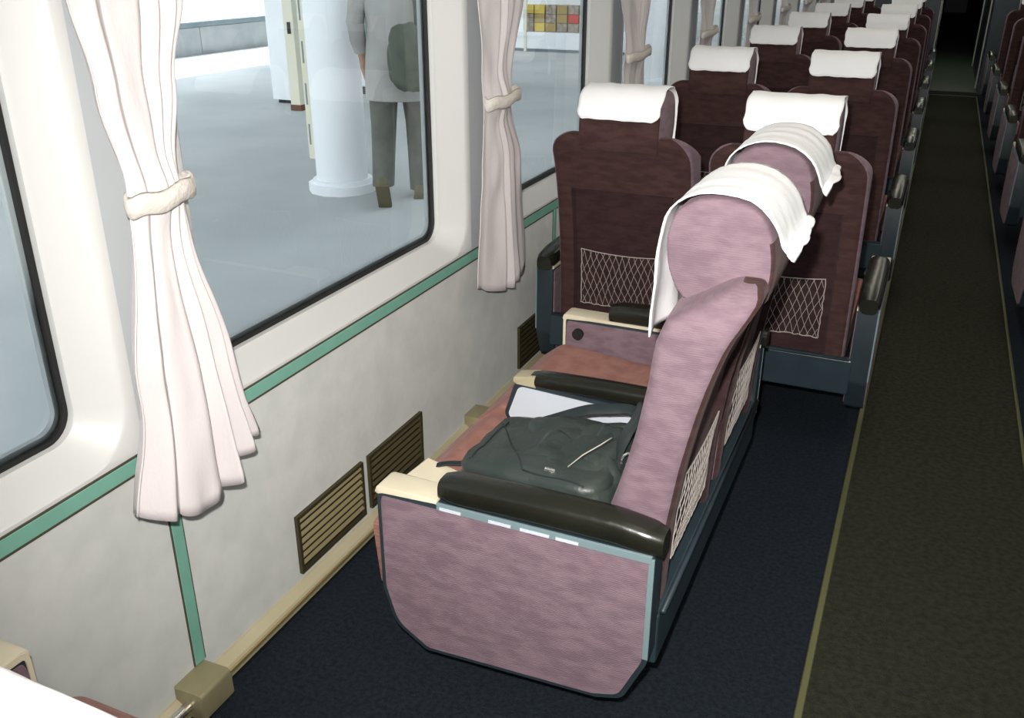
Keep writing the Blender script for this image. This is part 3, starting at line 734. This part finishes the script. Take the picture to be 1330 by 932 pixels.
# round white column with conduit
cx, cy = K(-3.665, 5.33)
col = empty('platform_column', (cx, cy, ZP)); col.scale = (.75, .75, 1); tag(col, 'thick round white platform column with a flanged foot', 'column', 'round platform columns')
bm = bmesh.new(); cyl(bm, (0, 0, 1.9), .235, 3.8, 48); link('shaft', bm, 'paint_white', col, smooth=35)
bm = bmesh.new(); cyl(bm, (0, 0, .03), .315, .06, 12); cyl(bm, (0, 0, .07), .27, .03, 48); link('foot_flange', bm, 'paint_white', col, smooth=35)
bm = bmesh.new(); box(bm, -.325, -.245, -.045, -.0, .20, 3.8, bev=.01); cn = link('conduit', bm, 'cream_paint', col)
bm = bmesh.new()
for i in range(11): box(bm, -.30, -.285, -.049, -.044, .30+i*.27, .44+i*.27)
link('cable_slots', bm, 'bluegrey', cn)
for i, (px, py, lab) in enumerate(((-3.3, 11.7, 'pale blue-white column seen through the third window'), (-3.7, 18.8, 'distant white column seen through the fourth window'))):
    c = copy_tree(col); c.location = (px, py, ZP); c['label'] = lab
# square pillar and cabinet
px, py = K(-6.50, 8.62)
pil = empty('utility_cabinet', (px, py, ZP)); pil.scale = (.75,)*3; tag(pil, 'tall white cabinet left of the round column', 'cabinet')
link('body', bx(-.22, .12, -.2, .3, .05, 2.6, bev=.01), 'paint_white', pil); link('foot', bx(-.16, .10, -.15, .25, 0, .05), 'rubber', pil)
px, py = K(-6.08, 8.15)
post = empty('cream_post', (px, py, ZP)); post.scale = (.75,)*3; tag(post, 'slim cream post with a small dark plate beside the white cabinet', 'post')
link('post_body', bx(-.09, .07, -.07, .07, .08, 3.7, bev=.005), 'cream_paint', post); link('foot', bx(-.095, .075, -.075, .075, 0, .08), 'brown', post)
link('plate', bx(-.03, .02, -.08, -.069, 1.02, 1.17), 'rubber', post)
# kiosk behind the walking person
px, py = K(-5.5, 9.6)
ks = empty('kiosk', (px, py, ZP)); ks.scale = (.75,)*3; tag(ks, 'blue-grey kiosk with a white lower front behind the walking person', 'kiosk')
link('back_wall', bx(-1.3, .62, .3, .5, 0, 2.8), 'bluegrey', ks); link('counter', bx(-1.25, .55, -.25, .3, .12, .50, bev=.02), 'paint_white', ks); link('plinth', bx(-1.1, .5, -.2, .28, 0, .12), 'rubber', ks)
# stall with goods (third window)
px, py = K(-5.9, 15.2)
st = empty('sales_stall', (px, py, ZP)); st.scale = (.75,)*3; tag(st, 'white sales stall on the platform seen through the second window', 'stall')
link('counter', bx(-1.6, 2.2, -.3, .6, .06, .42, bev=.02), 'paint_white', st); link('plinth', bx(-1.5, 2.1, -.25, .55, 0, .06), 'bluegrey', st)
link('back_board', bx(-1.6, 2.2, .6, .66, 0, 2.4), 'paint_white', st); link('end_post', bx(-.72, -.66, -.32, -.26, 0, 2.4), 'cream_paint', st)
goods = [('mix', 'brown striped'), ('yellow', 'yellow'), ('tan', 'tan'), ('mix', 'brown patterned'), ('red', 'red'), ('tan', 'light tan'), ('yellow', 'pale yellow')]
g0 = None
rnd = random.Random(4)
for lev in range(3):
    for i in range(7):
        m_, nm = goods[(i*2+lev*3) % 7] if lev else goods[i % 4]
        x = px-.50+i*.2; z = ZP+.32+lev*.14
        bm = bmesh.new(); box(bm, -.12, .12, -.12, .12, 0, .18, bev=.006); box(bm, -.122, .122, -.122, .122, .145, .155)
        b = link('goods_box', bm, m_, loc=(x, py-.05, z)); b.scale = (.75, .75, .75)
        tag(b, '%s box on the %s of the platform stall, %s from the left' % (nm, ['lowest layer', 'middle layer', 'top layer'][lev], words[i]), 'box', 'boxes stacked on the platform stall')
# unseen wall added to keep daylight off the right-hand windows
link('wall_retaining', bx(3.4, 3.6, -20, 40, ZP-1.3, 5.0), 'bluegrey', kind='structure')

# ---------------------------------------------------------------- person walking away
PX, PYY = K(-3.13, 5.25)
PR = math.radians(25)
per = empty('person', (PX, PYY, ZP), rz=PR); per.scale = (1.0, 1.0, 1.0); tag(per, 'person walking away outside, light grey shirt, grey-olive trousers, bag on the shoulder', 'person')
def skinmesh(name, verts, edges, m, root=0, sub=2, parent=per):
    me = bpy.data.meshes.new(name); me.from_pydata([v[:3] for v in verts], edges, []); me.materials.append(M[m])
    o = bpy.data.objects.new(name, me); COL.objects.link(o); o.parent = parent
    md = o.modifiers.new('skin', 'SKIN'); md.use_smooth_shade = True
    sk = me.skin_vertices[0].data if me.skin_vertices else None
    if sk is None:
        return o
    for i, v in enumerate(verts):
        r = v[3]; sk[i].radius = r if isinstance(r, tuple) else (r, r)
    sk[root].use_root = True
    o.modifiers.new('sub', 'SUBSURF').levels = sub; o.modifiers['sub'].render_levels = sub
    return o
# full figure (skin), +y = walking direction
B = [(0, 0, .93, .13), (0, .01, 1.10, .125), (0, .02, 1.28, .14), (0, .02, 1.42, .11), (0, .03, 1.50, .055), (0, .05, 1.56, .065), (0, .06, 1.65, .088), (0, .055, 1.72, .07),
     (-.19, .01, 1.40, .055), (-.245, -.02, 1.13, .042), (-.23, .08, .90, .028), (.19, .01, 1.40, .055), (.245, .0, 1.13, .042), (.22, .14, .93, .028),
     (-.095, .0, .86, .085), (-.10, -.02, .50, .055), (-.10, -.26, .13, .035), (.095, .0, .86, .085), (.10, .12, .50, .055), (.10, .10, .09, .036)]
E_ = [(0, 1), (1, 2), (2, 3), (3, 4), (4, 5), (5, 6), (6, 7), (3, 8), (8, 9), (9, 10), (3, 11), (11, 12), (12, 13), (0, 14), (14, 15), (15, 16), (0, 17), (17, 18), (18, 19)]
def hand(base, dirv, side):
    i0 = len(B); bx_, by_, bz_ = base
    B.append((bx_, by_+.01, bz_-.05, .026))
    E_.append((10 if side < 0 else 13, i0))
    for k in range(4):
        j = len(B); dy = (k-1.5)*.017; L = (.068, .078, .074, .058)[k]
        B.append((bx_, by_+dy+.012, bz_-.09, .009)); B.append((bx_-side*.012, by_+dy+.018, bz_-.09-L*.6, .0085)); B.append((bx_-side*.03, by_+dy+.02, bz_-.09-L, .007))
        E_.extend([(i0, j), (j, j+1), (j+1, j+2)])
    j = len(B); B.append((bx_-side*.015, by_+.045, bz_-.06, .010)); B.append((bx_-side*.022, by_+.06, bz_-.10, .008)); E_.extend([(i0, j), (j, j+1)])
hand((-.23, .08, .90), None, -1); hand((.22, .14, .93), None, 1)
skinmesh('body', B, E_, 'skin')
def ring(c, rx, ry, n=28, tilt=0, wob=0):
    return [(c[0]+rx*math.cos(2*PI*k/n)*(1+wob*math.sin(5*2*PI*k/n)), c[1]+ry*math.sin(2*PI*k/n), c[2]+tilt*math.sin(2*PI*k/n)) for k in range(n)]
bm = bmesh.new()
loft(bm, [ring((0, 0, z), rx, ry, wob=wb) for z, rx, ry, wb in ((.655, .20, .14, .02), (.66, .215, .155, .03), (.80, .212, .152, .025), (.95, .198, .142, .015), (1.08, .185, .132, .01), (1.22, .195, .14, .01), (1.34, .205, .135, 0), (1.41, .185, .115, 0), (1.455, .12, .085, 0), (1.49, .07, .06, 0), (1.52, .065, .058, 0))])
for s_, pts in ((-1, [(-.12, .01, 1.40), (-.19, .01, 1.37), (-.225, 0, 1.27), (-.25, -.02, 1.12), (-.245, .02, 1.02), (-.235, .06, .95)]), (1, [(.12, .01, 1.40), (.19, .01, 1.37), (.225, 0, 1.27), (.25, 0, 1.12), (.24, .06, 1.03), (.228, .11, .98)])):
    tube(bm, pts, [.07, .075, .066, .057, .052, .046], 16)
link('shirt', bm, 'shirt', per, smooth=60)
bm = bmesh.new()
loft(bm, [ring((0, 0, .98), .165, .115), ring((0, 0, .88), .18, .125), ring((0, 0, .80), .19, .13), ring((0, 0, .765), .17, .11)])
for pts in ([(-.09, 0, .86), (-.10, -.01, .68), (-.105, -.03, .50), (-.105, -.12, .33), (-.105, -.225, .15)], [(.09, 0, .86), (.10, .06, .68), (.105, .11, .50), (.105, .105, .30), (.105, .09, .055)]):
    loft(bm, [ring(p, r_, r_*1.05, 20) for p, r_ in zip(pts, (.098, .094, .082, .075, .070))])
link('trousers', bm, 'trousers', per, smooth=60)
for s, (fx, fy, fz, rt) in ((-1, (-.105, -.27, .085, .95)), (1, (.105, .10, .0, 0))):
    bm = bmesh.new(); rings = []
    for y, w, h, z in ((-.10, .025, .03, .03), (-.09, .036, .05, .045), (-.03, .038, .055, .052), (.05, .042, .036, .036), (.13, .044, .028, .028), (.17, .034, .02, .022), (.185, .015, .01, .018)):
        rings.append([(w*math.cos(2*PI*k/16), y, z+h*math.sin(2*PI*k/16)) for k in range(16)])
    loft(bm, rings); sh = link('shoe', bm, 'shoe', per, smooth=True, loc=(fx, fy, fz)); sh.rotation_euler = (-rt, 0, 0)
    bm = bmesh.new(); box(bm, -.042, .042, -.10, .18, -.002, .016, bev=.006); link('sole', bm, 'shoe', sh)
def ell(bm, c, r, n=16, m=12):
    mt = Matrix.Translation(c) @ Matrix.Diagonal((*r, 1)); bmesh.ops.create_uvsphere(bm, u_segments=n, v_segments=m, radius=1, matrix=mt)
bm = bmesh.new(); ell(bm, (0, .045, 1.685), (.092, .102, .09)); link('hair', bm, 'hair', per, smooth=True)
bm = bmesh.new()
for s in (-1, 1): ell(bm, (s*.09, .06, 1.63), (.012, .022, .032), 10, 8)
link('ears', bm, 'skin', per, smooth=True)
bm = bmesh.new(); ell(bm, (0, .155, 1.62), (.014, .022, .026), 10, 8); ell(bm, (0, .143, 1.575), (.026, .01, .008), 10, 6); link('nose_and_mouth', bm, 'skin', per, smooth=True)
bm = bmesh.new()
for s in (-1, 1): ell(bm, (s*.032, .135, 1.645), (.012, .012, .009), 10, 8)
link('eyes', bm, 'hair', per, smooth=True)
bp = empty('shoulder_pack', (PX, PYY, ZP), rz=PR); tag(bp, 'olive green teardrop bag hanging on the walking person\'s back', 'bag')
lump('pack_body', Vector((PX, PYY, ZP)) + Matrix.Rotation(PR, 3, 'Z') @ Vector((.09, -.27, .93)), (.115, .08, .20), (0, 0, 0), 'olive_bag', amp=.012, p=3, seed=11, parent=bp)
for c in bp.children: c.matrix_parent_inverse = Matrix.Rotation(-PR, 4, 'Z')
strap('pack_strap', [Vector((PX, PYY, ZP))+Vector(p) for p in ((.16, -.19, 1.11), (.155, -.18, 1.25), (.12, -.16, 1.40), (.02, -.08, 1.54))], .06, .012, 'olive_bag', parent=bp, tw=(0, -1, .3))
